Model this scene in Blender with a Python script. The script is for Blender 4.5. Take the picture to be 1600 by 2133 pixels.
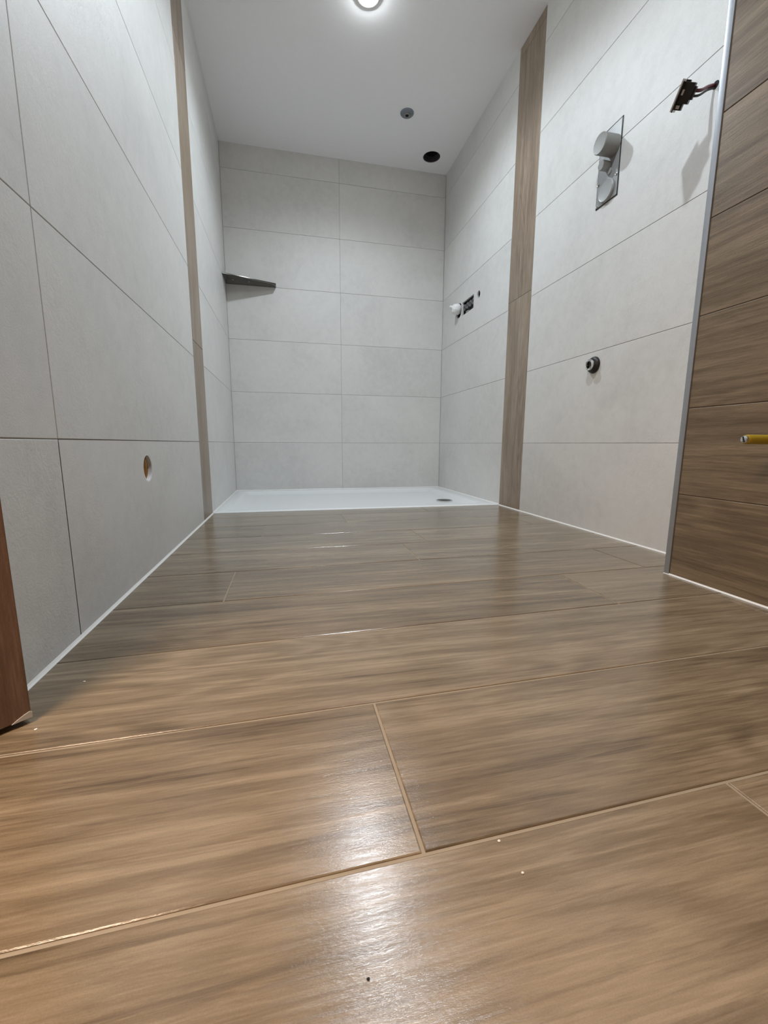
import bpy, bmesh, math, random
from mathutils import Vector, Matrix, Quaternion
random.seed(7)
for o in list(bpy.data.objects): bpy.data.objects.remove(o)
SC = bpy.context.scene
COL = SC.collection
U = 0.37                      # one wall tile course in metres

# ------------------------------------------------------------ camera
F_PX, YAW, PITCH, ROLL, CAM_H = 876.3, 0.223, 0.161, 0.004, 0.985
fw = Vector((math.sin(YAW)*math.cos(PITCH), math.cos(YAW)*math.cos(PITCH), -math.sin(PITCH)))
rt = Vector((math.cos(YAW), -math.sin(YAW), 0)); up = rt.cross(fw)
rt2 = math.cos(ROLL)*rt + math.sin(ROLL)*up
up2 = -math.sin(ROLL)*rt + math.cos(ROLL)*up
cam_data = bpy.data.cameras.new('camera'); cam = bpy.data.objects.new('camera', cam_data); COL.objects.link(cam)
m = Matrix((( rt2.x, up2.x, -fw.x, 0), (rt2.y, up2.y, -fw.y, 0), (rt2.z, up2.z, -fw.z, CAM_H*U), (0, 0, 0, 1)))
cam.matrix_world = m
cam_data.sensor_fit = 'VERTICAL'; cam_data.sensor_height = 24.0
cam_data.lens = F_PX/2133*24.0; cam_data.clip_start = 0.01
SC.camera = cam

# ------------------------------------------------------------ world, exposure, hallway light
w = bpy.data.worlds.new('world'); SC.world = w; w.use_nodes = True
w.node_tree.nodes['Background'].inputs[0].default_value = (0.8, 0.85, 1, 1)
w.node_tree.nodes['Background'].inputs[1].default_value = 0.02
vs = SC.view_settings
vs.view_transform = 'Standard'; vs.look = 'None'; vs.gamma = 1; vs.use_curve_mapping = False
vs.exposure = 0.10
SPOT_W = 32.0; BEAM_W = 20.0; SPOT_COL = (0.86, 0.955, 1.04)
HALL_W = 25.0; HALL_COL = (1.0, 0.74, 0.54)
hl = bpy.data.lights.new('hall_light', 'AREA'); hl.shape = 'DISK'; hl.size = 0.45; hl.energy = HALL_W; hl.color = HALL_COL
hlo = bpy.data.objects.new('hall_light', hl); COL.objects.link(hlo)
hlo.location = (-1.7*U, 0.15*U, 3.6*U)

# ------------------------------------------------------------ geometry of the room (in courses)
L, R, B, H = -1.061, 3.348, 9.112, 6.427
YF, WX, WY, JL, XB = 6.245, 2.83, 2.60, 2.315, 1.14
LAMPS = [(1.14, 6.02), (1.14, 2.45)]
V = lambda x, y, z: Vector((x*U, y*U, z*U))

# ------------------------------------------------------------ node helpers
class NT:
    def __init__(s, name):
        s.mat = bpy.data.materials.new(name); s.mat.use_nodes = True
        s.t = s.mat.node_tree; s.n = s.t.nodes; s.l = s.t.links
        s.bsdf = s.n['Principled BSDF']
    def node(s, typ, ins=None, **kw):
        nd = s.n.new(typ)
        for k, v in kw.items(): setattr(nd, k, v)
        for k, v in (ins or {}).items():
            s.put(nd.inputs[k], v)
        return nd
    def put(s, sock, v):
        if isinstance(v, bpy.types.NodeSocket): s.l.new(v, sock)
        else: sock.default_value = v
    def math(s, op, a, b=0.0, clamp=False):
        nd = s.n.new('ShaderNodeMath'); nd.operation = op; nd.use_clamp = clamp
        s.put(nd.inputs[0], a); s.put(nd.inputs[1], b); return nd.outputs[0]
    def vmath(s, op, a, b):
        nd = s.n.new('ShaderNodeVectorMath'); nd.operation = op
        s.put(nd.inputs[0], a); s.put(nd.inputs[1], b); return nd.outputs[0]
    def noise(s, vec, scale, detail=4, rough=0.55, dist=0.0):
        nd = s.n.new('ShaderNodeTexNoise'); s.put(nd.inputs['Vector'], vec)
        nd.inputs['Scale'].default_value = scale; nd.inputs['Detail'].default_value = detail
        nd.inputs['Roughness'].default_value = rough; nd.inputs['Distortion'].default_value = dist
        return nd.outputs['Fac']
    def ramp(s, fac, stops):
        nd = s.n.new('ShaderNodeValToRGB'); s.put(nd.inputs[0], fac)
        el = nd.color_ramp.elements
        while len(el) < len(stops): el.new(0.5)
        for e, (p, c) in zip(el, stops):
            e.position = p; e.color = (*c, 1) if len(c) == 3 else c
        return nd.outputs[0]
    def mix(s, fac, a, b, blend='MIX'):
        nd = s.n.new('ShaderNodeMix'); nd.data_type = 'RGBA'; nd.blend_type = blend
        s.put(nd.inputs[0], fac)
        for i, v in ((6, a), (7, b)):
            s.put(nd.inputs[i], (*v, 1) if isinstance(v, tuple) and len(v) == 3 else v)
        return nd.outputs[2]
    def bump(s, h, strength, dist, normal=None):
        nd = s.n.new('ShaderNodeBump'); s.put(nd.inputs['Height'], h)
        nd.inputs['Strength'].default_value = strength; nd.inputs['Distance'].default_value = dist
        if normal is not None: s.l.new(normal, nd.inputs['Normal'])
        return nd.outputs[0]

def plain(name, col, rough=0.5, metal=0.0, coat=0.0, emit=None, estr=0.0, noise=0.06):
    t = NT(name); b = t.bsdf
    tc = t.node('ShaderNodeTexCoord').outputs['Object']
    n = t.noise(tc, 60, 3)
    k = t.math('ADD', t.math('MULTIPLY', n, noise*2), 1-noise)
    cc = t.mix(1.0, col, t.node('ShaderNodeCombineXYZ', {0: k, 1: k, 2: k}).outputs[0], 'MULTIPLY')
    t.put(b.inputs['Base Color'], cc)
    b.inputs['Roughness'].default_value = rough; b.inputs['Metallic'].default_value = metal
    b.inputs['Coat Weight'].default_value = coat
    if emit: b.inputs['Emission Color'].default_value = (*emit, 1); b.inputs['Emission Strength'].default_value = estr
    return t.mat

def wood(name, grain, across, dark, mid, light, rough=0.3, bump=0.35, spec=0.5, gscale=1.0, contrast=1.0, coat=0.0):
    t = NT(name); b = t.bsdf
    tc = t.node('ShaderNodeTexCoord').outputs['Object']
    sep = t.node('ShaderNodeSeparateXYZ', {0: tc})
    pid = t.node('ShaderNodeAttribute', attribute_name='pid').outputs['Fac']
    g, a = sep.outputs['XYZ'.index(grain)], sep.outputs['XYZ'.index(across)]
    g = t.math('ADD', g, t.math('MULTIPLY', pid, 13.7)); a = t.math('ADD', a, t.math('MULTIPLY', pid, 5.31))
    def vec(sg, sa): return t.node('ShaderNodeCombineXYZ', {0: t.math('MULTIPLY', g, sg*gscale), 1: t.math('MULTIPLY', a, sa*gscale), 2: pid}).outputs[0]
    n1 = t.noise(vec(1.3, 14), 1, 6, 0.6, 0.25)
    n2 = t.noise(vec(14, 230), 1, 6, 0.72, 0.4)
    nc = t.noise(vec(1.2, 6.5), 1, 2.5, 0.5, 0.3)
    band = t.math('MULTIPLY', t.math('ADD', t.math('SINE', t.math('MULTIPLY', nc, 75)), 1), 0.5)
    gate = t.ramp(t.noise(vec(0.8, 3), 1, 1), [(0.42, (0, 0, 0)), (0.62, (1, 1, 1))])
    band = t.math('MULTIPLY', t.math('SUBTRACT', band, 0.5), gate)
    n3 = t.noise(vec(3, 55), 1, 4, 0.6)
    f = t.math('ADD', t.math('MULTIPLY', t.math('SUBTRACT', n1, 0.5), 0.95*contrast), 0.5)
    f = t.math('ADD', f, t.math('MULTIPLY', t.math('SUBTRACT', n3, 0.5), 0.75*contrast))
    f = t.math('ADD', f, t.math('MULTIPLY', t.math('SUBTRACT', n2, 0.5), 0.75*contrast))
    streak = t.ramp(t.noise(vec(3.0, 95), 1, 4, 0.6, 0.5), [(0.565, (0, 0, 0)), (0.62, (1, 1, 1))])
    lstreak = t.ramp(t.noise(vec(3.4, 120), 1.13, 4, 0.6, 0.6), [(0.585, (0, 0, 0)), (0.64, (1, 1, 1))])
    f = t.math('ADD', f, t.math('MULTIPLY', lstreak, 0.10*contrast))
    f = t.math('SUBTRACT', f, t.math('MULTIPLY', streak, 0.13*contrast))
    f = t.math('ADD', f, t.math('MULTIPLY', band, 0.16*contrast))
    wn = t.node('ShaderNodeTexWhiteNoise', {'W': pid}, noise_dimensions='1D').outputs['Value']
    f = t.math('ADD', f, t.math('MULTIPLY', t.math('SUBTRACT', wn, 0.5), 0.14))
    c = t.ramp(f, [(0.12, dark), (0.5, mid), (0.88, light)])
    gr = t.noise(tc, 700, 2, 0.7)
    gk = t.math('ADD', t.math('MULTIPLY', gr, 0.36), 0.82)
    c = t.mix(1.0, c, t.node('ShaderNodeCombineXYZ', {0: gk, 1: gk, 2: gk}).outputs[0], 'MULTIPLY')
    pinky = t.noise(vec(1.0, 4), 1, 2)
    c = t.mix(t.math('MULTIPLY', pinky, 0.35), c, t.mix(1.0, c, (1.08, 0.98, 0.98), 'MULTIPLY'))
    t.put(b.inputs['Base Color'], c)
    t.put(b.inputs['Roughness'], t.math('ADD', rough-0.06, t.math('MULTIPLY', n3, 0.14)))
    b.inputs['Specular IOR Level'].default_value = spec
    micro = t.noise(t.node('ShaderNodeCombineXYZ', {0: t.math('MULTIPLY', g, 160), 1: t.math('MULTIPLY', a, 520), 2: 0.0}).outputs[0], 1, 3, 0.7)
    hgt = t.math('ADD', t.math('ADD', t.math('MULTIPLY', n2, 0.9), t.math('MULTIPLY', n3, 0.8)), t.math('MULTIPLY', micro, 0.8))
    t.put(b.inputs['Normal'], t.bump(hgt, bump, 0.0012))
    if coat:
        b.inputs['Coat Weight'].default_value = coat; b.inputs['Coat Roughness'].default_value = 0.13
        t.put(b.inputs['Coat Normal'], t.bump(hgt, bump*0.6, 0.0012))
    return t.mat

def stone(name, ax1, ax2, base, bump=0.4):
    """pale cement look porcelain tile; ax1 along the tile, ax2 up"""
    t = NT(name); b = t.bsdf
    tc = t.node('ShaderNodeTexCoord').outputs['Object']
    pid = t.node('ShaderNodeAttribute', attribute_name='pid').outputs['Fac']
    v = t.vmath('ADD', tc, t.node('ShaderNodeCombineXYZ', {0: t.math('MULTIPLY', pid, 3.1), 1: t.math('MULTIPLY', pid, 7.7), 2: t.math('MULTIPLY', pid, 1.9)}).outputs[0])
    cl = t.noise(v, 1.8, 5, 0.6, 0.6); fine = t.noise(v, 28, 6, 0.65); grit = t.noise(v, 320, 3, 0.6)
    f = t.math('ADD', t.math('MULTIPLY', cl, 0.65), t.math('MULTIPLY', fine, 0.35))
    d = tuple(x*0.87 for x in base); li = tuple(min(1, x*1.10) for x in base)
    c = t.ramp(f, [(0.3, d), (0.5, base), (0.72, li)])
    k = t.math('ADD', t.math('MULTIPLY', grit, 0.22), 0.89)
    c = t.mix(1.0, c, t.node('ShaderNodeCombineXYZ', {0: k, 1: k, 2: k}).outputs[0], 'MULTIPLY')
    t.put(b.inputs['Base Color'], c)
    b.inputs['Roughness'].default_value = 0.52; b.inputs['Specular IOR Level'].default_value = 0.45
    rip = t.noise(v, 55, 5, 0.7, 0.8)
    patch = t.ramp(t.noise(v, 3.5, 2), [(0.46, (0.12,)*3), (0.68, (1, 1, 1))])
    hgt = t.math('ADD', t.math('MULTIPLY', rip, patch), t.math('MULTIPLY', grit, 0.22))
    t.put(b.inputs['Normal'], t.bump(hgt, bump, 0.003))
    return t.mat

M = {}
M['floor'] = wood('floor_wood_tile', 'X', 'Y', (0.094, 0.066, 0.038), (0.190, 0.143, 0.088), (0.305, 0.24, 0.158), rough=0.20, bump=0.185, spec=0.5, coat=0.45, contrast=1.15)
M['woodwall'] = wood('wall_wood_tile', 'Y', 'Z', (0.074, 0.052, 0.029), (0.155, 0.115, 0.070), (0.262, 0.202, 0.132), rough=0.42, bump=0.35)
M['strip'] = wood('strip_wood_tile', 'Z', 'Y', (0.15, 0.112, 0.078), (0.262, 0.205, 0.150), (0.38, 0.31, 0.24), rough=0.38, bump=0.3, gscale=1.4)
M['door'] = wood('door_wood', 'Z', 'X', (0.085, 0.046, 0.030), (0.165, 0.098, 0.068), (0.27, 0.175, 0.13), rough=0.38, bump=0.3, gscale=1.6)
M['tile'] = stone('cement_tile', 'Y', 'Z', (0.64, 0.635, 0.615))
M['grout'] = plain('grey_grout', (0.26, 0.25, 0.235), 0.9)
M['floorgrout'] = plain('beige_grout', (0.30, 0.245, 0.175), 0.7)
M['darkgrout'] = plain('brown_grout', (0.07, 0.048, 0.03), 0.9)
M['ceil'] = plain('ceiling_paint', (0.92, 0.925, 0.94), 0.85, noise=0.02)
M['block'] = plain('plaster_core', (0.5, 0.48, 0.45), 0.9)
M['caulk'] = plain('white_silicone', (0.78, 0.77, 0.74), 0.35)
M['tray'] = plain('white_acrylic', (0.80, 0.82, 0.83), 0.22, noise=0.01)
M['alu'] = plain('aluminium_trim', (0.38, 0.405, 0.44), 0.38, metal=0.55)
M['chrome'] = plain('chrome', (0.75, 0.75, 0.74), 0.12, metal=1.0)
M['steelplate'] = plain('satin_plate', (0.30, 0.305, 0.305), 0.5, metal=0.15)
M['greyplastic'] = plain('grey_plastic', (0.25, 0.25, 0.235), 0.5)
M['greyplastic2'] = plain('pale_grey_plastic', (0.34, 0.35, 0.345), 0.4)
M['black'] = plain('black_rubber', (0.007, 0.007, 0.007), 0.45)
M['darkmetal'] = plain('dark_cover', (0.02, 0.022, 0.022), 0.25)
M['void'] = plain('dark_void', (0.006, 0.008, 0.012), 0.8)
M['darkring'] = plain('dark_sleeve', (0.055, 0.045, 0.055), 0.6)
M['whiteplastic'] = plain('white_plastic', (0.82, 0.82, 0.81), 0.4)
M['cream'] = plain('cream_plastic', (0.66, 0.62, 0.60), 0.45)
M['shelf'] = plain('shelf_steel', (0.13, 0.125, 0.11), 0.16, metal=0.85)
M['socketgrey'] = plain('socket_grey', (0.10, 0.10, 0.105), 0.4)
M['escut'] = plain('grey_outlet', (0.20, 0.225, 0.26), 0.45)
M['yellow'] = plain('yellow_pipe_coat', (0.40, 0.29, 0.02), 0.35)
M['redwire'] = plain('dark_red_wire', (0.10, 0.008, 0.014), 0.4)
M['blackwire'] = plain('dark_wire', (0.018, 0.010, 0.014), 0.4)
M['foam'] = plain('orange_foam', (0.26, 0.12, 0.02), 0.8, noise=0.4)
M['bluegrey'] = plain('blue_grey_wire', (0.06, 0.07, 0.11), 0.5)
M['lamp'] = plain('lamp_lens', (0.9, 0.9, 0.9), 0.4, emit=(0.93, 0.98, 1.0), estr=230.0)
M['crumb'] = plain('plaster_crumb', (0.75, 0.73, 0.68), 0.8)
M['hallpaint'] = plain('hall_paint', (0.55, 0.45, 0.36), 0.9)

# ------------------------------------------------------------ mesh helpers
def obj(name, bm, mats, parent=None, smooth=False, recalc=True):
    if recalc: bmesh.ops.recalc_face_normals(bm, faces=bm.faces)
    me = bpy.data.meshes.new(name); bm.to_mesh(me); bm.free()
    for mm in (mats if isinstance(mats, (list, tuple)) else [mats]): me.materials.append(mm)
    if smooth:
        for p in me.polygons: p.use_smooth = True
        try: me.set_sharp_from_angle(angle=math.radians(38))
        except Exception: pass
    o = bpy.data.objects.new(name, me); COL.objects.link(o)
    if parent is not None:
        o.parent = parent; o.matrix_parent_inverse = Matrix.Translation(-parent.location)
    return o
def struct(o): o['kind'] = 'structure'; return o
def tag(o, label, cat, group=None):
    o['label'] = label; o['category'] = cat
    if group: o['group'] = group
    return o
def thing(name, loc, label, cat, group=None):
    o = bpy.data.objects.new(name, None); COL.objects.link(o); o.location = loc
    o.empty_display_size = 0.03
    return tag(o, label, cat, group)
def box(bm, x0, x1, y0, y1, z0, z1, mi=0):
    vs_ = [bm.verts.new(V(x, y, z)) for x in (x0, x1) for y in (y0, y1) for z in (z0, z1)]
    for q in ((0, 1, 3, 2), (4, 6, 7, 5), (0, 4, 5, 1), (2, 3, 7, 6), (0, 2, 6, 4), (1, 5, 7, 3)):
        f = bm.faces.new([vs_[i] for i in q]); f.material_index = mi
def bevel(bm, w, seg=2):
    bmesh.ops.bevel(bm, geom=list(bm.edges), offset=w, segments=seg, affect='EDGES', profile=0.6)
def frame_of(axis):
    axis = Vector(axis).normalized()
    t = Vector((0, 0, 1)) if abs(axis.z) < 0.9 else Vector((1, 0, 0))
    a = axis.cross(t).normalized(); return a, axis.cross(a).normalized(), axis
def lathe(bm, base, axis, prof, seg=40, mi=0):
    """revolve (radius, distance along axis) profile, everything in courses"""
    a, b, n = frame_of(axis); base = Vector(base); rings = []
    for r, t in prof:
        if r <= 1e-6: rings.append([bm.verts.new((base+n*t)*U)])
        else: rings.append([bm.verts.new((base+n*t+(a*math.cos(2*math.pi*k/seg)+b*math.sin(2*math.pi*k/seg))*r)*U) for k in range(seg)])
    for p, q in zip(rings, rings[1:]):
        for k in range(seg):
            k2 = (k+1) % seg
            if len(p) == 1 and len(q) == 1: continue
            if len(p) == 1: f = bm.faces.new([p[0], q[k], q[k2]])
            elif len(q) == 1: f = bm.faces.new([p[k], p[k2], q[0]])
            else: f = bm.faces.new([p[k], p[k2], q[k2], q[k]])
            f.material_index = mi
def tube(bm, pts, r, seg=12, mi=0):
    pts = [Vector(p) for p in pts]; rings = []; ref = None
    for i, p in enumerate(pts):
        d = (pts[min(i+1, len(pts)-1)] - pts[max(i-1, 0)]).normalized()
        if ref is None: a, b, _ = frame_of(d)
        else:
            a = (ref - d*ref.dot(d)).normalized(); b = d.cross(a)
        ref = a
        rr = r[i] if isinstance(r, (list, tuple)) else r
        rings.append([bm.verts.new((p+(a*math.cos(2*math.pi*k/seg)+b*math.sin(2*math.pi*k/seg))*rr)*U) for k in range(seg)])
    for p, q in zip(rings, rings[1:]):
        for k in range(seg):
            f = bm.faces.new([p[k], p[(k+1) % seg], q[(k+1) % seg], q[k]]); f.material_index = mi
    for rg in (rings[0], rings[-1]):
        f = bm.faces.new(rg); f.material_index = mi
def bez(p0, p1, p2, p3, n=12):
    P = [Vector(p) for p in (p0, p1, p2, p3)]
    return [P[0]*(1-t)**3+P[1]*3*t*(1-t)**2+P[2]*3*t*t*(1-t)+P[3]*t**3 for t in [i/n for i in range(n+1)]]

# outlines of openings: (cu, cv, radius function, extra angles)
def circ(cu, cv, r): return (cu, cv, lambda a: r, [])
def rect(cu, cv, hu, hv):
    f = lambda a: min(hu/max(abs(math.cos(a)), 1e-9), hv/max(abs(math.sin(a)), 1e-9))
    c = math.atan2(hv, hu); return (cu, cv, f, [c, math.pi-c, math.pi+c, 2*math.pi-c])
class Panel:
    """a tiled plane: origin O, axes A (u), Bv (v), outward normal N; units are courses"""
    def __init__(s, O, A, Bv, N, gap=0.0022, bev=0.0028, depth=0.012):
        s.O, s.A, s.B, s.N = map(Vector, (O, A, Bv, N)); s.bm = bmesh.new(); s.pid = []
        s.lay = s.bm.faces.layers.float.new('pid'); s.gap, s.bev, s.depth = gap, bev, depth
    def P(s, u, v, d=0.0): return s.bm.verts.new((s.O+s.A*u+s.B*v-s.N*d)*U)
    def face(s, vs_, mi, pid):
        f = s.bm.faces.new(vs_); f.material_index = mi; f[s.lay] = pid
        f.normal_update()
        if f.normal.dot(s.N) < -0.2: f.normal_flip()
        return f
    def quad(s, c, d, mi, pid): s.face([s.P(u, v, d) for u, v in c], mi, pid)
    def tile(s, c, mi=0, pid=None):
        pid = random.random()*9 if pid is None else pid
        cu = sum(p[0] for p in c)/4; cv = sum(p[1] for p in c)/4
        def ins(g): return [(u+(g if u < cu else -g), v+(g if v < cv else -g)) for u, v in c]
        a = ins(s.gap+s.bev); b = ins(s.gap)
        s.quad(a, 0, mi, pid)
        for i in range(4):
            j = (i+1) % 4
            s.face([s.P(*a[i]), s.P(*a[j]), s.P(*b[j], s.bev*0.6), s.P(*b[i], s.bev*0.6)], mi, pid)
            s.face([s.P(*b[i], s.bev*0.6), s.P(*b[j], s.bev*0.6), s.P(*b[j], s.depth), s.P(*b[i], s.depth)], mi, pid)
    def hole(s, c, h, d, mi, pid, liner=0.0, n=40):
        """rectangle c=(u0,v0,u1,v1) with opening h, liner wall going back"""
        u0, v0, u1, v1 = c; cu, cv, rf, ex = h
        an = [2*math.pi*k/n for k in range(n)] + list(ex) + [math.atan2(y-cv, x-cu) % (2*math.pi) for x in (u0, u1) for y in (v0, v1)]
        an = sorted(set(round(a, 6) for a in an))
        inn, out = [], []
        for a in an:
            ca, sa = math.cos(a), math.sin(a); r = rf(a)
            tu = ((u1-cu) if ca > 0 else (u0-cu))/ca if abs(ca) > 1e-9 else 1e9
            tv = ((v1-cv) if sa > 0 else (v0-cv))/sa if abs(sa) > 1e-9 else 1e9
            q = min(tu, tv)
            inn.append((cu+ca*r, cv+sa*r)); out.append((cu+ca*q, cv+sa*q))
        for i in range(len(an)):
            j = (i+1) % len(an)
            s.face([s.P(*inn[i], d), s.P(*out[i], d), s.P(*out[j], d), s.P(*inn[j], d)], mi, pid)
            if liner: s.bm.faces.new([s.P(*inn[i], d), s.P(*inn[j], d), s.P(*inn[j], d+liner), s.P(*inn[i], d+liner)]).material_index = mi
    def tile_cells(s, u0, v0, u1, v1, cells, mi=0):
        """rectangular tile split in u at cells [(ua, ub, hole or None)]"""
        pid = random.random()*9; g = s.gap
        for ua, ub, h in cells:
            a = ua+(g if ua == u0 else 0); b = ub-(g if ub == u1 else 0)
            if h: s.hole((a, v0+g, b, v1-g), h, 0, mi, pid, liner=0.03)
            else: s.quad([(a, v0+g), (b, v0+g), (b, v1-g), (a, v1-g)], 0, mi, pid)
    def done(s, name, mats):
        return obj(name, s.bm, mats, recalc=False)

# ------------------------------------------------------------ floor
fl = Panel((0, 0, 0), (1, 0, 0), (0, 1, 0), (0, 0, 1), gap=0.0052, bev=0.0030, depth=0.010)
fl.quad([(-5, -3.3), (5, -3.3), (5, YF), (-5, YF)], 0.004, 1, 0)
def yl(k, x):   # k-th joint line, planks lie a touch off square
    base = [-2.93, -2.31, -1.69, -1.06, -0.435, 0.195, 0.828, 1.449, 2.073, 2.70, 3.338, 3.965, 4.59, 5.215, 5.84]
    sl = [0.016]*6 + [0.020, 0.0185, 0.026, 0.020, 0.018, 0.012, 0.010, 0.006, 0.002]
    return base[k] + sl[k]*x
rows = {  # cross joints per row (between line k and k+1)
    0: [-3.1, 0.3, 3.5], 1: [-2.0, 1.2], 2: [-2.6, 0.6], 3: [-3.4, -0.2, 3.0], 4: [-1.9, 1.4], 5: [-2.05, 1.235],
    6: [-2.95, 0.293], 7: [-0.5-3.0, 2.74], 8: [-1.25-3, 2.0], 9: [-3.7, -0.427, 2.81], 10: [1.08], 11: [1.36], 12: [-0.3, 2.95], 13: [0.7], 14: [2.0]}
for k in range(14+1):
    xs = [-5 if k < 8 else L-0.2] + [x for x in rows[k] if x > (-5 if k < 8 else L-0.2)] + [R+0.25]
    for a, b in zip(xs, xs[1:]):
        top = (YF-0.008, YF-0.008) if k == 14 else (yl(k+1, a), yl(k+1, b))
        if a == 0.293 and False: pass
        fl.tile([(a, yl(k, a)), (b, yl(k, b)), (b, top[1]), (a, top[0])])
floor = struct(fl.done('floor', [M['floor'], M['floorgrout']]))
bm = bmesh.new(); box(bm, -5, 5, -3.3, YF, -0.5, -0.03)
box(bm, L-0.5, R+0.5, YF, B+0.4, -0.5, -0.2)
struct(obj('floor_base', bm, M['block']))

# ------------------------------------------------------------ walls
def rowspan(z0=0.0): return [(k, k+1.0) for k in range(6)] + [(6.0, H+0.02)]
# left wall (x = L, looks to +x)
lw = Panel((L, 0, 0), (0, 1, 0), (0, 0, 1), (1, 0, 0))
hL = circ(3.592, 0.792, 0.108)
for (y0, y1) in [(1.74, JL), (JL, 5.62), (YF, B)]:
    for k, (z0, z1) in enumerate(rowspan()):
        if k == 0 and y0 == JL: lw.tile_cells(y0, z0, y1, z1, [(JL, 3.3, None), (3.3, 3.9, hL), (3.9, 5.62, None)])
        else: lw.tile([(y0, z0), (y1, z0), (y1, z1), (y0, z1)])
for a, b, h in [(1.74, 3.3, None), (3.3, 3.9, hL), (3.9, B, None)]:
    if h:
        lw.hole((a, 0, b, 1), h, 0.004, 1, 0); lw.quad([(a, 1), (b, 1), (b, H), (a, H)], 0.004, 1, 0)
    else: lw.quad([(a, 0), (b, 0), (b, H), (a, H)], 0.004, 1, 0)
bm = lw.bm
box(bm, L-0.55, L-0.30, 1.74, B+0.4, -0.4, H+0.3, 2)
box(bm, L-0.30, L-0.013, 1.74, 1.76, 0, H, 2)
struct(lw.done('wall_left', [M['tile'], M['grout'], M['block']]))
# back wall
bw = Panel((0, B, 0), (1, 0, 0), (0, 0, 1), (0, -1, 0))
for (x0, x1) in [(L, XB), (XB, R)]:
    for z0, z1 in rowspan(): bw.tile([(x0, z0), (x1, z0), (x1, z1), (x0, z1)])
bw.quad([(L, 0), (R, 0), (R, H), (L, H)], 0.004, 1, 0)
box(bw.bm, L-0.55, R+0.55, B+0.02, B+0.4, -0.4, H+0.3, 2)
struct(bw.done('wall_back', [M['tile'], M['grout'], M['block']]))
# right wall (x = R)
rw = Panel((R, 0, 0), (0, 1, 0), (0, 0, 1), (-1, 0, 0))
hS, hT, hP = circ(7.33, 3.575, 0.062), rect(7.79, 3.53, 0.255, 0.118), circ(8.21, 3.555, 0.135)
hV = rect(4.253, 3.845, 0.147, 0.347)
hE = circ(4.235, 1.855, 0.07)
for (y0, y1) in [(2.32, 5.62), (YF, B)]:
    for k, (z0, z1) in enumerate(rowspan()):
        if k == 3 and y0 == YF:
            rw.tile_cells(y0, z0, y1, z1, [(YF, 7.15, None), (7.15, 7.46, hS), (7.46, 8.06, hT), (8.06, 8.36, hP), (8.36, B, None)])
        else: rw.tile([(y0, z0), (y1, z0), (y1, z1), (y0, z1)])
for a, b, h in [(2.32, 7.15, None), (7.15, 7.46, hS), (7.46, 8.06, hT), (8.06, 8.36, hP), (8.36, B, None)]:
    if h:
        rw.hole((a, 3, b, 4), h, 0.004, 1, 0)
        rw.quad([(a, 0), (b, 0), (b, 3), (a, 3)], 0.004, 1, 0); rw.quad([(a, 4), (b, 4), (b, H), (a, H)], 0.004, 1, 0)
    else: rw.quad([(a, 0), (b, 0), (b, H), (a, H)], 0.004, 1, 0)
box(rw.bm, R+0.30, R+0.55, 2.0, B+0.4, -0.4, H+0.3, 2)
struct(rw.done('wall_right', [M['tile'], M['grout'], M['block']]))
# wood look wall nearer the camera on the right
ww = Panel((WX, 0, 0), (0, 1, 0), (0, 0, 1), (-1, 0, 0), gap=0.0025, bev=0.003)
zz = [0.0] + [0.622+0.6235*k for k in range(0, 10)]
zz = [z for z in zz if z < H] + [H+0.02]
for i, (z0, z1) in enumerate(zip(zz, zz[1:])):
    xs = [-3.3, -0.7 + (0.9 if i % 2 else 0), WY-0.045]
    for a, b in zip(xs, xs[1:]): ww.tile([(a, z0), (b, z0), (b, z1), (a, z1)])
ww.quad([(-3.3, 0), (WY-0.02, 0), (WY-0.02, H), (-3.3, H)], 0.004, 1, 0)
box(ww.bm, WX+0.013, R+0.3, -3.4, WY-0.012, -0.02, H+0.3, 2)
struct(ww.done('wall_front_right', [M['woodwall'], M['darkgrout'], M['block']]))
# rear and hallway walls that close the place off behind the camera
bm = bmesh.new(); box(bm, -5.2, R+0.5, -3.6, -3.3, -0.4, H+0.3); box(bm, -5.2, -5.0, -3.3, 2.3, -0.4, H+0.3)
box(bm, -5.0, L-0.56, 2.1, 2.3, -0.4, H+0.3)
struct(obj('wall_rear', bm, M['hallpaint']))
# ceiling
ce = Panel((0, 0, H), (1, 0, 0), (0, 1, 0), (0, 0, -1))
hC = circ(2.873, 8.655, 0.165)
ce.hole((2.4, 8.2, 3.3, 9.1), hC, 0, 0, 0, liner=0.04)
hl1, hl2 = circ(LAMPS[0][0], LAMPS[0][1], 0.115), circ(LAMPS[1][0], LAMPS[1][1], 0.115)
ce.hole((0.8, 5.7, 1.5, 6.4), hl1, 0, 0, 0, liner=0.3)
ce.hole((0.8, 2.1, 1.5, 2.8), hl2, 0, 0, 0, liner=0.3)
def q(x0, y0, x1, y1): ce.quad([(x0, y0), (x1, y0), (x1, y1), (x0, y1)], 0, 0, 0)
q(-5, -3.3, 0.8, B+.05); q(0.8, -3.3, 1.5, 2.1); q(0.8, 2.8, 1.5, 5.7); q(0.8, 6.4, 1.5, B+.05)
q(1.5, -3.3, 3.8, 8.2); q(1.5, 8.2, 2.4, B+.05); q(2.4, 9.1, 3.3, B+.05); q(3.3, 8.2, 3.8, B+.05)
box(ce.bm, -5.2, R+0.6, -3.5, B+0.4, H+0.35, H+0.5)
struct(ce.done('ceiling', [M['ceil']]))

# vertical wood look strips inset in the side walls
for nm, x, n, zs in (('trim_1', L, 1, [0, 2.2, 5.4, H]), ('trim_2', R, -1, [0, 3.09, 6.3, H])):
    p = Panel((x, 0, 0), (0, 1, 0), (0, 0, 1), (n, 0, 0), gap=0.003, bev=0.003)
    for a, b in zip(zs, zs[1:]): p.tile([(5.622, a), (YF-0.001, a), (YF-0.001, b), (5.622, b)])
    struct(p.done(nm, [M['strip']]))
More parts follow.
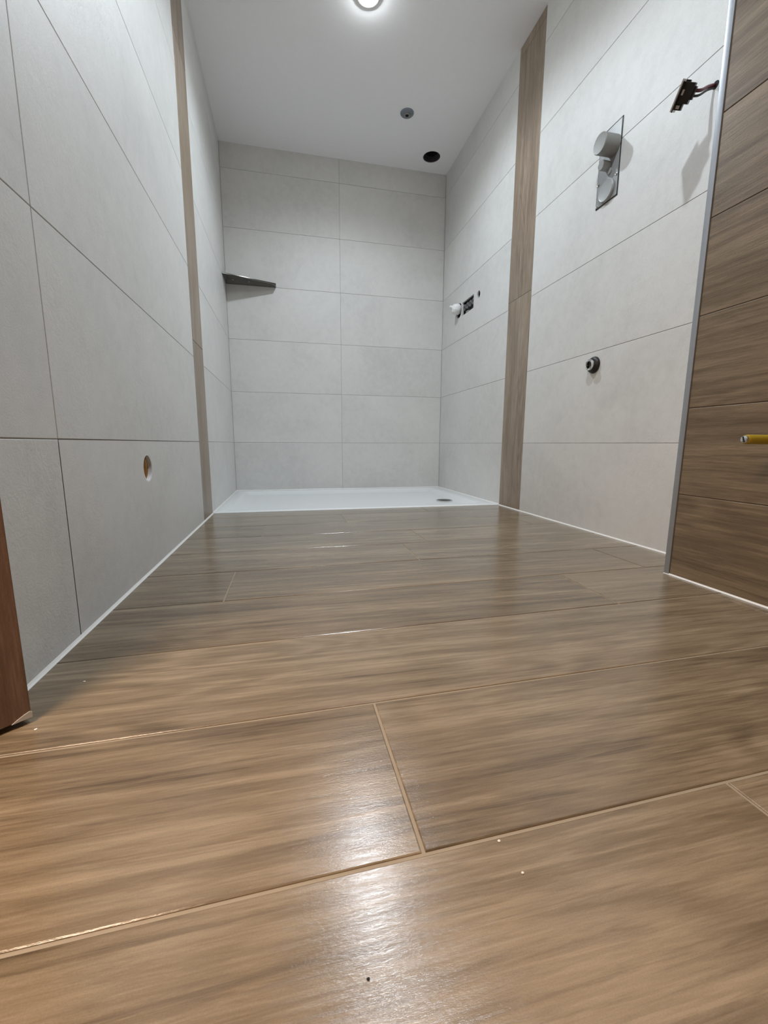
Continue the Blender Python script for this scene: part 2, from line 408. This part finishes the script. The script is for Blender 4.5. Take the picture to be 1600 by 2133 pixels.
# metal corner profile on the edge of the wood look wall
bm = bmesh.new(); box(bm, WX-0.006, WX+0.05, WY-0.043, WY, 0.004, H); bevel(bm, 0.0012, 2)
struct(obj('trim_3', bm, M['alu'], smooth=True))
# silicone beads where floor meets walls
def bead(name, pts, nrm, w=0.018):
    bm = bmesh.new(); pr = []
    for p in pts:
        p = Vector(p); n = Vector(nrm)
        pr.append([bm.verts.new((p+q_)*U) for q_ in (Vector((0, 0, w)), n*w*0.45+Vector((0, 0, w*0.4)), n*w, Vector((0, 0, 0)))])
    for a, b in zip(pr, pr[1:]):
        for k in range(4): bm.faces.new([a[k], a[(k+1) % 4], b[(k+1) % 4], b[k]])
    bm.faces.new(pr[0]); bm.faces.new(pr[-1])
    return struct(obj(name, bm, M['caulk']))
bead('trim_4', [(L, 1.76+0.35*k, 0.001) for k in range(13)] + [(L, YF, 0.001)], (1, 0, 0), 0.0145)
bead('trim_5', [(R, 2.62+0.35*k, 0.001) for k in range(11)] + [(R, YF, 0.001)], (-1, 0, 0), 0.013)
bead('trim_6', [(WX, -3.2, 0.001), (WX, WY, 0.001)], (-1, 0, 0), 0.010)
bead('trim_7', [(L, YF, 0.012), (L, B, 0.012)], (1, 0, 0), 0.012)
bead('trim_8', [(R, YF, 0.012), (R, B, 0.012)], (-1, 0, 0), 0.012)
bead('trim_9', [(L, B, 0.012), (R, B, 0.012)], (0, -1, 0), 0.012)

# door leaf standing ajar at the left edge
c0 = Vector((-0.918, 1.602, 0)); dd = Vector((-1, -0.93, 0)).normalized(); nn = Vector((-dd.y, dd.x, 0)); nn = -nn if nn.dot(Vector((0, 1, 0))) < 0 else nn
def leafpt(s, t, z): return c0+dd*s+nn*t+Vector((0, 0, z))
def leaf(s0, s1, t0, t1, z0, z1):
    bm = bmesh.new(); vs_ = [bm.verts.new(leafpt(s, t, z)*U) for s in (s0, s1) for t in (t0, t1) for z in (z0, z1)]
    for qd in ((0, 1, 3, 2), (4, 6, 7, 5), (0, 4, 5, 1), (2, 3, 7, 6), (0, 2, 6, 4), (1, 5, 7, 3)): bm.faces.new([vs_[i] for i in qd])
    bmesh.ops.recalc_face_normals(bm, faces=bm.faces); bevel(bm, 0.0012, 2); return bm
door = struct(obj('door_1', leaf(0, 2.1, 0, 0.105, 0.022, 5.5), M['door']))
bm = bmesh.new()     # pale worn corner at the foot of the leaf
cp = [(0.0, 0.040), (0.006, 0.046), (0.022, 0.041), (0.042, 0.032), (0.058, 0.0225), (0.0, 0.0225)]
a_ = [bm.verts.new(leafpt(s-0.002, -0.003, z)*U) for s, z in cp]; b_ = [bm.verts.new(leafpt(s-0.002, 0.03, z)*U) for s, z in cp]
bm.faces.new(a_); bm.faces.new(b_)
for k in range(len(cp)): bm.faces.new([a_[k], a_[(k+1) % len(cp)], b_[(k+1) % len(cp)], b_[k]])
ch = obj('worn_corner', bm, M['block'], door); ch['label'] = 'chipped pale corner'

# ------------------------------------------------------------ shower tray
tr = thing('shower_tray', V(XB, 7.7, 0), 'low white shower tray with corner drain filling the floor by the back wall', 'shower tray')
bm = bmesh.new()
def ring(x0, x1, y0, y1, z, r=0.0, n=6):
    out = []
    for cx, cy, a0 in ((x1-r, y1-r, 0), (x0+r, y1-r, 90), (x0+r, y0+r, 180), (x1-r, y0+r, 270)):
        for k in range(n+1):
            a = math.radians(a0+90*k/n); out.append(bm.verts.new(V(cx+r*math.cos(a), cy+r*math.sin(a), z)))
    return out
X0, X1, Y0, Y1 = L+0.004, R-0.004, YF, B-0.004
rs = [ring(X0, X1, Y0, Y1, -0.15, 0.001), ring(X0, X1, Y0, Y1, 0.006, 0.001), ring(X0+.01, X1-.01, Y0+.01, Y1-.01, 0.014, 0.01),
      ring(X0+.17, X1-.24, Y0+.16, Y1-.20, 0.014, 0.08), ring(X0+.19, X1-.27, Y0+.18, Y1-.23, 0.008, 0.08),
      ring(X0+.27, X1-.37, Y0+.26, Y1-.33, -0.030, 0.10), ring(X0+.45, X1-.45, Y0+.44, Y1-.5, -0.036, 0.12)]
for a, b in zip(rs, rs[1:]):
    n = len(a)
    for k in range(n): bm.faces.new([a[k], a[(k+1) % n], b[(k+1) % n], b[k]])
bm.faces.new(rs[-1])
obj('basin', bm, M['tray'], tr, smooth=True)
bm = bmesh.new(); DX, DY = 2.735, 7.13
lathe(bm, (DX, DY, -0.034), (0, 0, 1), [(0.15, 0), (0.15, 0.012), (0.142, 0.017), (0.128, 0.017), (0.125, 0.010)])
dr = obj('drain', bm, M['chrome'], tr, smooth=True)
bm = bmesh.new()
lathe(bm, (DX, DY, -0.034), (0, 0, 1), [(0.126, 0.006), (0.126, 0.016), (0.118, 0.021), (0.0, 0.024)])
obj('drain_cover', bm, M['darkmetal'], dr, smooth=True)

# ------------------------------------------------------------ corner shelf
sh = thing('corner_shelf', V(L, B, 4.0), 'small dark polished corner shelf fixed high in the back left corner', 'shelf')
poly = [(L+0.005, B-0.005), (-0.125, B-0.005), (-0.125, B-0.15), (L+0.005, B-0.49)]
bm = bmesh.new()
lo = [bm.verts.new(V(x, y, 4.0)) for x, y in poly]; hi = [bm.verts.new(V(x, y, 4.03)) for x, y in poly]
bm.faces.new(lo[::-1]); bm.faces.new(hi)
for k in range(len(poly)): bm.faces.new([lo[k], lo[(k+1) % len(poly)], hi[(k+1) % len(poly)], hi[k]])
bmesh.ops.recalc_face_normals(bm, faces=bm.faces); bevel(bm, 0.0018, 2)
obj('shelf_body', bm, M['shelf'], sh, smooth=True)
for x, y in ((-0.90, B-0.24), (-0.62, B-0.20)):
    bm = bmesh.new(); lathe(bm, (x, y, 4.0), (0, 0, -1), [(0.014, -0.005), (0.014, 0.003), (0.009, 0.006), (0.0, 0.006)], 20)
    obj('fixing_screw', bm, M['chrome'], sh, smooth=True)

# ------------------------------------------------------------ ceiling items
def downlight(x, y, label, vis):
    t = thing('ceiling_downlight', V(x, y, H), label, 'ceiling light', 'round downlights along the middle of the ceiling')
    bm = bmesh.new(); lathe(bm, (x, y, H), (0, 0, -1), [(0.112, -0.14), (0.112, -0.02), (0.118, 0.0), (0.150, 0.0), (0.152, 0.008), (0.140, 0.016), (0.116, 0.016), (0.104, 0.0), (0.100, -0.10)], 48)
    obj('bezel', bm, M['whiteplastic'], t, smooth=True)
    bm = bmesh.new(); lathe(bm, (x, y, H), (0, 0, -1), [(0.104, -0.05), (0.104, -0.01), (0.098, 0.018), (0.080, 0.036), (0.045, 0.048), (0.0, 0.052)], 40)
    obj('lens', bm, M['lamp'], t, smooth=True)
    ld = bpy.data.lights.new('spot_beam', 'SPOT'); ld.energy = SPOT_W; ld.color = SPOT_COL
    ld.spot_size = math.radians(158); ld.spot_blend = 0.6; ld.shadow_soft_size = 0.028
    lo_ = bpy.data.objects.new('spot_beam', ld); COL.objects.link(lo_); lo_.parent = t
    lo_.location = (0, 0, -0.06*U-0.032)
    ld = bpy.data.lights.new('spot_core', 'SPOT'); ld.energy = BEAM_W; ld.color = SPOT_COL
    ld.spot_size = math.radians(105); ld.spot_blend = 1.0; ld.shadow_soft_size = 0.028
    lo_ = bpy.data.objects.new('spot_core', ld); COL.objects.link(lo_); lo_.parent = t
    lo_.location = (0, 0, -0.06*U-0.032)
    return t
downlight(*LAMPS[0], 'bright round downlight in the ceiling above the floor in front of the shower tray', True)
downlight(*LAMPS[1], 'bright round downlight in the ceiling nearer the camera, above the front of the room', False)

vt = thing('ceiling_vent_opening', V(2.873, 8.655, H), 'round black open vent hole in the ceiling near the back right corner', 'vent')
bm = bmesh.new(); lathe(bm, (2.873, 8.655, H), (0, 0, 1), [(0.165, 0.002), (0.165, 0.31), (0.158, 0.31), (0.150, 0.004), (0.165, 0.002)], 48)
obj('duct', bm, M['darkring'], vt, smooth=True)
bm = bmesh.new(); lathe(bm, (2.873, 8.655, H), (0, 0, 1), [(0.148, 0.06), (0.112, 0.07), (0.108, 0.30), (0.0, 0.305)], 48)
obj('inner_pipe', bm, M['void'], vt, smooth=True)
sp = thing('shower_outlet', V(2.115, 7.71, H), 'small grey round shower head outlet on the ceiling in front of the vent hole', 'shower outlet')
bm = bmesh.new(); lathe(bm, (2.115, 7.71, H), (0, 0, -1), [(0.112, 0.0), (0.112, 0.01), (0.104, 0.018), (0.050, 0.022), (0.046, 0.016)], 48)
obj('escutcheon', bm, M['escut'], sp, smooth=True)
bm = bmesh.new(); lathe(bm, (2.115, 7.71, H), (0, 0, -1), [(0.050, 0.008), (0.048, 0.040), (0.030, 0.042), (0.026, 0.020), (0.0, 0.018)], 32)
obj('threaded_stub', bm, M['greyplastic'], sp, smooth=True)
bm = bmesh.new(); lathe(bm, (2.115, 7.71, H), (0, 0, -1), [(0.022, 0.016), (0.022, 0.046), (0.0, 0.048)], 24)
obj('plug', bm, M['void'], sp, smooth=True)

# ------------------------------------------------------------ left wall pipe opening
po = thing('pipe_opening', V(L, 3.592, 0.792), 'round open pipe hole low in the grey left wall with orange lining inside', 'pipe opening')
C = (L, 3.592, 0.792)
bm = bmesh.new(); lathe(bm, C, (-1, 0, 0), [(0.1075, 0.004), (0.1075, 0.14), (0.098, 0.14), (0.098, 0.001), (0.1075, 0.001)], 48)
obj('sleeve', bm, M['whiteplastic'], po, smooth=True)
bm = bmesh.new(); lathe(bm, C, (-1, 0, 0), [(0.0975, 0.050), (0.0975, 0.10), (0.0, 0.12)], 40)
obj('cavity', bm, M['void'], po)
bm = bmesh.new()
lathe(bm, C, (-1, 0, 0), [(0.097, 0.030), (0.088, 0.040), (0.0, 0.048)], 40)
tube(bm, bez((L-0.052, 3.600, 0.872), (L-0.026, 3.612, 0.85), (L-0.026, 3.600, 0.77), (L-0.052, 3.578, 0.705), 12), 0.024, 12)
tube(bm, bez((L-0.055, 3.560, 0.86), (L-0.036, 3.560, 0.84), (L-0.036, 3.556, 0.80), (L-0.055, 3.55, 0.77), 10), 0.020, 12)
obj('lining', bm, M['foam'], po, smooth=True)
bm = bmesh.new(); tube(bm, bez((L-0.052, 3.530, 0.82), (L-0.030, 3.530, 0.80), (L-0.030, 3.535, 0.76), (L-0.052, 3.545, 0.73), 10), 0.017, 12)
obj('cable', bm, M['bluegrey'], po, smooth=True)
bm = bmesh.new(); tube(bm, bez((L-0.052, 3.640, 0.83), (L-0.034, 3.648, 0.80), (L-0.034, 3.640, 0.74), (L-0.052, 3.615, 0.71), 10), 0.014, 12)
obj('gap_cable', bm, M['void'], po, smooth=True)

# ------------------------------------------------------------ shower control on the right wall
vv = thing('shower_valve', V(R, 4.25, 3.85), 'tall narrow grey metal control plate with plastic plugs, set flush in the right wall', 'shower valve')
bm = bmesh.new(); box(bm, R-0.010, R+0.004, 4.106, 4.400, 3.50, 4.190); bevel(bm, 0.001, 2)
obj('plate', bm, M['steelplate'], vv, smooth=True)
bm = bmesh.new()
for a in ((4.100, 4.406, 4.188, 4.203), (4.100, 4.406, 3.492, 3.502), (4.398, 4.408, 3.492, 4.203), (4.098, 4.106, 3.492, 4.203)): box(bm, R-0.006, R+0.004, a[0], a[1], a[2], a[3])
obj('rim', bm, M['darkmetal'], vv)
bm = bmesh.new(); lathe(bm, (R-0.01, 4.192, 3.985), (-1, 0, 0), [(0.094, 0.0), (0.094, 0.165), (0.088, 0.172), (0.080, 0.170), (0.0, 0.168)], 48)
obj('cap', bm, M['greyplastic'], vv, smooth=True)
bm = bmesh.new(); lathe(bm, (R-0.01, 4.255, 3.835), (-1, 0, 0), [(0.046, 0.0), (0.046, 0.085), (0.042, 0.090), (0.0, 0.090)], 36)
lathe(bm, (R-0.01, 4.225, 3.775), (-1, 0, 0), [(0.030, 0.0), (0.030, 0.012), (0.0, 0.014)], 30)
obj('nub', bm, M['greyplastic2'], vv, smooth=True)
bm = bmesh.new(); lathe(bm, (R-0.01, 4.243, 3.603), (-1, 0, 0), [(0.106, 0.0), (0.106, 0.018), (0.098, 0.028), (0.088, 0.024), (0.0, 0.026)], 48)
obj('disc', bm, M['greyplastic2'], vv, smooth=True)
for y, z in ((4.122, 3.695), (4.386, 3.725), (4.382, 3.515)):
    bm = bmesh.new(); lathe(bm, (R-0.009, y, z), (-1, 0, 0), [(0.012, 0), (0.012, 0.008), (0.008, 0.012), (0.0, 0.009)], 20)
    obj('screw', bm, M['chrome'], vv, smooth=True)

# ------------------------------------------------------------ pipe stub lower down
el = thing('water_outlet', V(R, 4.235, 1.855), 'chrome water outlet stub in a black collar low on the right wall', 'water outlet')
cE = (R, 4.235, 1.855)
bm = bmesh.new(); lathe(bm, cE, (-1, 0, 0), [(0.088, 0.0), (0.090, 0.012), (0.082, 0.030), (0.066, 0.042), (0.050, 0.042)], 40)
obj('collar', bm, M['black'], el, smooth=True)
bm = bmesh.new(); lathe(bm, cE, (-1, 0, 0), [(0.052, 0.0), (0.052, 0.055), (0.058, 0.058), (0.058, 0.074), (0.050, 0.078), (0.040, 0.074), (0.036, 0.03), (0.0, 0.025)], 40)
obj('pipe_stub', bm, M['chrome'], el, smooth=True)
bm = bmesh.new(); lathe(bm, cE, (-1, 0, 0), [(0.030, 0.03), (0.028, 0.052), (0.018, 0.054), (0.0, 0.04)], 6)
obj('hexagon_insert', bm, M['darkmetal'], el)

# ------------------------------------------------------------ openings in the shower part of the right wall
wh = thing('cable_hole', V(R, 7.33, 3.575), 'small empty round hole in the right wall, beside the black four-way insert', 'wall hole')
bm = bmesh.new(); lathe(bm, (R, 7.33, 3.575), (1, 0, 0), [(0.063, 0.028), (0.060, 0.20), (0.0, 0.22)], 28)
obj('bore', bm, M['void'], wh, smooth=True)
ms = thing('outlet_insert', V(R, 7.79, 3.53), 'black rectangular four-way insert recessed in the right wall of the shower', 'wall insert')
bm = bmesh.new()
box(bm, R+0.028, R+0.20, 7.52, 7.545, 3.40, 3.66); box(bm, R+0.028, R+0.20, 8.035, 8.06, 3.40, 3.66)
box(bm, R+0.028, R+0.20, 7.52, 8.06, 3.64, 3.66); box(bm, R+0.028, R+0.20, 7.52, 8.06, 3.40, 3.42); box(bm, R+0.06, R+0.2, 7.52, 8.06, 3.40, 3.66)
obj('housing', bm, M['darkmetal'], ms)
for k in range(4):
    bm = bmesh.new(); lathe(bm, (R+0.062, 7.60+0.127*k, 3.548), (-1, 0, 0), [(0.058, 0), (0.058, 0.042), (0.050, 0.048), (0.022, 0.046), (0.020, 0.02), (0.0, 0.02)], 28)
    obj('port', bm, M['socketgrey'], ms, smooth=True)
bm = bmesh.new(); box(bm, R+0.012, R+0.062, 7.79, 7.90, 3.432, 3.450); obj('clip', bm, M['greyplastic2'], ms)
cp_ = thing('white_plug', V(R, 8.21, 3.57), 'white plastic cap plugging a black-edged hole beside the back right corner of the shower', 'pipe cap')
bm = bmesh.new(); lathe(bm, (R, 8.21, 3.555), (1, 0, 0), [(0.136, 0.026), (0.13, 0.2), (0.0, 0.22)], 36)
obj('opening', bm, M['void'], cp_, smooth=True)
bm = bmesh.new(); lathe(bm, (R+0.1, 8.20, 3.575), (-1, 0, 0), [(0.06, 0), (0.080, 0.09), (0.096, 0.11), (0.100, 0.16), (0.090, 0.21), (0.062, 0.24), (0.036, 0.25), (0.0, 0.25)], 40)
for v_ in bm.verts:      # crumpled surface
    n = math.sin(v_.co.y*420)+math.cos(v_.co.z*380+v_.co.x*200); v_.co += Vector((0.0008*n, 0.0009*n, -0.0008*n))
cb = obj('cap_body', bm, M['whiteplastic'], cp_, smooth=True)
bm = bmesh.new(); tube(bm, bez((R-0.13, 8.20, 3.595), (R-0.16, 8.205, 3.605), (R-0.175, 8.20, 3.61), (R-0.19, 8.195, 3.62), 6), [0.034, 0.034, 0.03, 0.028, 0.026, 0.024, 0.018], 14)
obj('tip', bm, M['whiteplastic'], cp_, smooth=True)

# ------------------------------------------------------------ hanging switch
P0 = Vector((3.06, 3.12, 3.64))
vdir = (P0 - Vector((0, 0, CAM_H))).normalized()
ndir = (rt2*-28 - up2*67).cross(vdir).normalized()
if ndir.dot(rt2) > 0: ndir = -ndir
ndir = (ndir + vdir*0.10).normalized()          # turned a little so its back shows
sdir = (vdir - ndir*vdir.dot(ndir)).normalized(); tdir = ndir.cross(sdir)
if tdir.z > 0: tdir = -tdir
def lbox(bm, s, t, n, ds, dt, dn, mi=0):
    vs_ = [bm.verts.new((P0+sdir*(s+a*ds)+tdir*(t+b*dt)+ndir*(n+c*dn))*U) for a in (-1, 1) for b in (-1, 1) for c in (-1, 1)]
    for qd in ((0, 1, 3, 2), (4, 6, 7, 5), (0, 4, 5, 1), (2, 3, 7, 6), (0, 2, 6, 4), (1, 5, 7, 3)): bm.faces.new([vs_[i] for i in qd]).material_index = mi
sw = thing('wall_switch', P0*U, 'loose black switch mechanism with pale face plate hanging by its wires off the right wall', 'switch')
bm = bmesh.new(); lbox(bm, 0, 0, 0.034, 0.090, 0.092, 0.006); bmesh.ops.recalc_face_normals(bm, faces=bm.faces); bevel(bm, 0.0008, 2)
obj('face_plate', bm, M['cream'], sw)
bm = bmesh.new(); lbox(bm, 0, 0.008, 0.024, 0.096, 0.086, 0.004); bmesh.ops.recalc_face_normals(bm, faces=bm.faces)
obj('mounting_frame', bm, M['darkmetal'], sw)
bm = bmesh.new(); lbox(bm, 0, -0.018, -0.018, 0.062, 0.060, 0.038); lbox(bm, 0, -0.022, -0.062, 0.045, 0.038, 0.010)
lbox(bm, 0, 0.058, -0.002, 0.045, 0.022, 0.024); lbox(bm, 0.0, -0.078, 0.002, 0.036, 0.012, 0.016)
bmesh.ops.recalc_face_normals(bm, faces=bm.faces); bevel(bm, 0.0012, 2)
obj('mechanism', bm, M['black'], sw)
bm = bmesh.new(); lbox(bm, 0, -0.020, 0.006, 0.0645, 0.016, 0.007); lbox(bm, 0, 0.062, 0.002, 0.0475, 0.010, 0.012)
obj('terminal', bm, M['cream'], sw)
W1 = P0+ndir*-0.065-tdir*0.025
for nm, mt, o1, o2 in (('red_wire', 'redwire', -0.012, 0.014), ('black_wire', 'blackwire', 0.018, -0.006)):
    a = W1+tdir*o1
    e = Vector((R+0.03, 3.115, 3.755+o2))
    bm = bmesh.new(); tube(bm, bez(a, a-ndir*0.08, e+Vector((-0.14, 0.02, -0.02)), e, 14), 0.011 if 'red' in nm else 0.008, 12)
    obj(nm, bm, M[mt], sw, smooth=True)
bm = bmesh.new(); lathe(bm, (R, 3.115, 3.76), (-1, 0, 0), [(0.028, 0), (0.026, 0.003), (0.0, 0.003)], 24)
obj('wire_exit', bm, M['void'], sw)

# ------------------------------------------------------------ yellow pipe on the wood look wall
yp = thing('gas_pipe', V(WX, 1.86, 1.016), 'thin yellow pipe with slotted metal end poking out of the brown right wall', 'pipe')
c = Vector((2.455, 1.86, 1.016))
bm = bmesh.new(); lathe(bm, c, (1, 0, 0), [(0.018, 0.012), (0.022, 0.010), (0.0255, 0.016), (0.0265, 0.03), (0.0265, 0.38)], 32)
obj('coating', bm, M['yellow'], yp, smooth=True)
bm = bmesh.new(); lathe(bm, c, (1, 0, 0), [(0.0, 0.0), (0.013, 0.0), (0.019, 0.003), (0.0225, 0.012), (0.0225, 0.03)], 32)
pe = obj('metal_end', bm, M['chrome'], yp, smooth=True)
bm = bmesh.new(); a1 = Vector((0, 0.35, 1)).normalized(); a2 = Vector((0, 1, -0.35)).normalized()
vs_ = [bm.verts.new((c+Vector((dx, 0, 0))+a1*s*0.016+a2*t*0.0035)*U) for dx in (-0.0015, 0.004) for s in (-1, 1) for t in (-1, 1)]
for qd in ((0, 1, 3, 2), (4, 6, 7, 5), (0, 4, 5, 1), (2, 3, 7, 6), (0, 2, 6, 4), (1, 5, 7, 3)): bm.faces.new([vs_[i] for i in qd])
obj('slot', bm, M['void'], pe)
bm = bmesh.new(); lathe(bm, (WX, 1.86, 1.016), (-1, 0, 0), [(0.05, 0.0), (0.048, 0.006), (0.027, 0.008)], 32)
obj('collar', bm, M['alu'], yp, smooth=True)

# ------------------------------------------------------------ crumbs on the floor
for x, y, r, lab, mt in [(-0.858, 1.852, 0.0042, 'white speck of grout on the floor right of the door foot, farthest of the crumbs', 'crumb'),
        (-0.884, 1.553, 0.0045, 'white speck of grout on the floor just in front of the chipped door corner', 'crumb'),
        (0.487, 0.824, 0.0032, 'pale speck of grout on the floor beside the right end of the near joint', 'crumb'),
        (0.502, 0.739, 0.0028, 'pale speck of grout on the nearest floor plank right of the lamp glare', 'crumb'),
        (0.115, 0.624, 0.0026, 'tiny black speck on the nearest floor plank below the lamp glare', 'void')]:
    bm = bmesh.new(); bmesh.ops.create_icosphere(bm, subdivisions=2, radius=r*U)
    for v_ in bm.verts: v_.co = Vector((v_.co.x*random.uniform(0.8, 1.5), v_.co.y*random.uniform(0.7, 1.2), v_.co.z*random.uniform(0.5, 0.8)))
    o = obj('grout_crumb', bm, M[mt]); o.location = V(x, y, r*0.4); tag(o, lab, 'debris', 'crumbs on the floor')
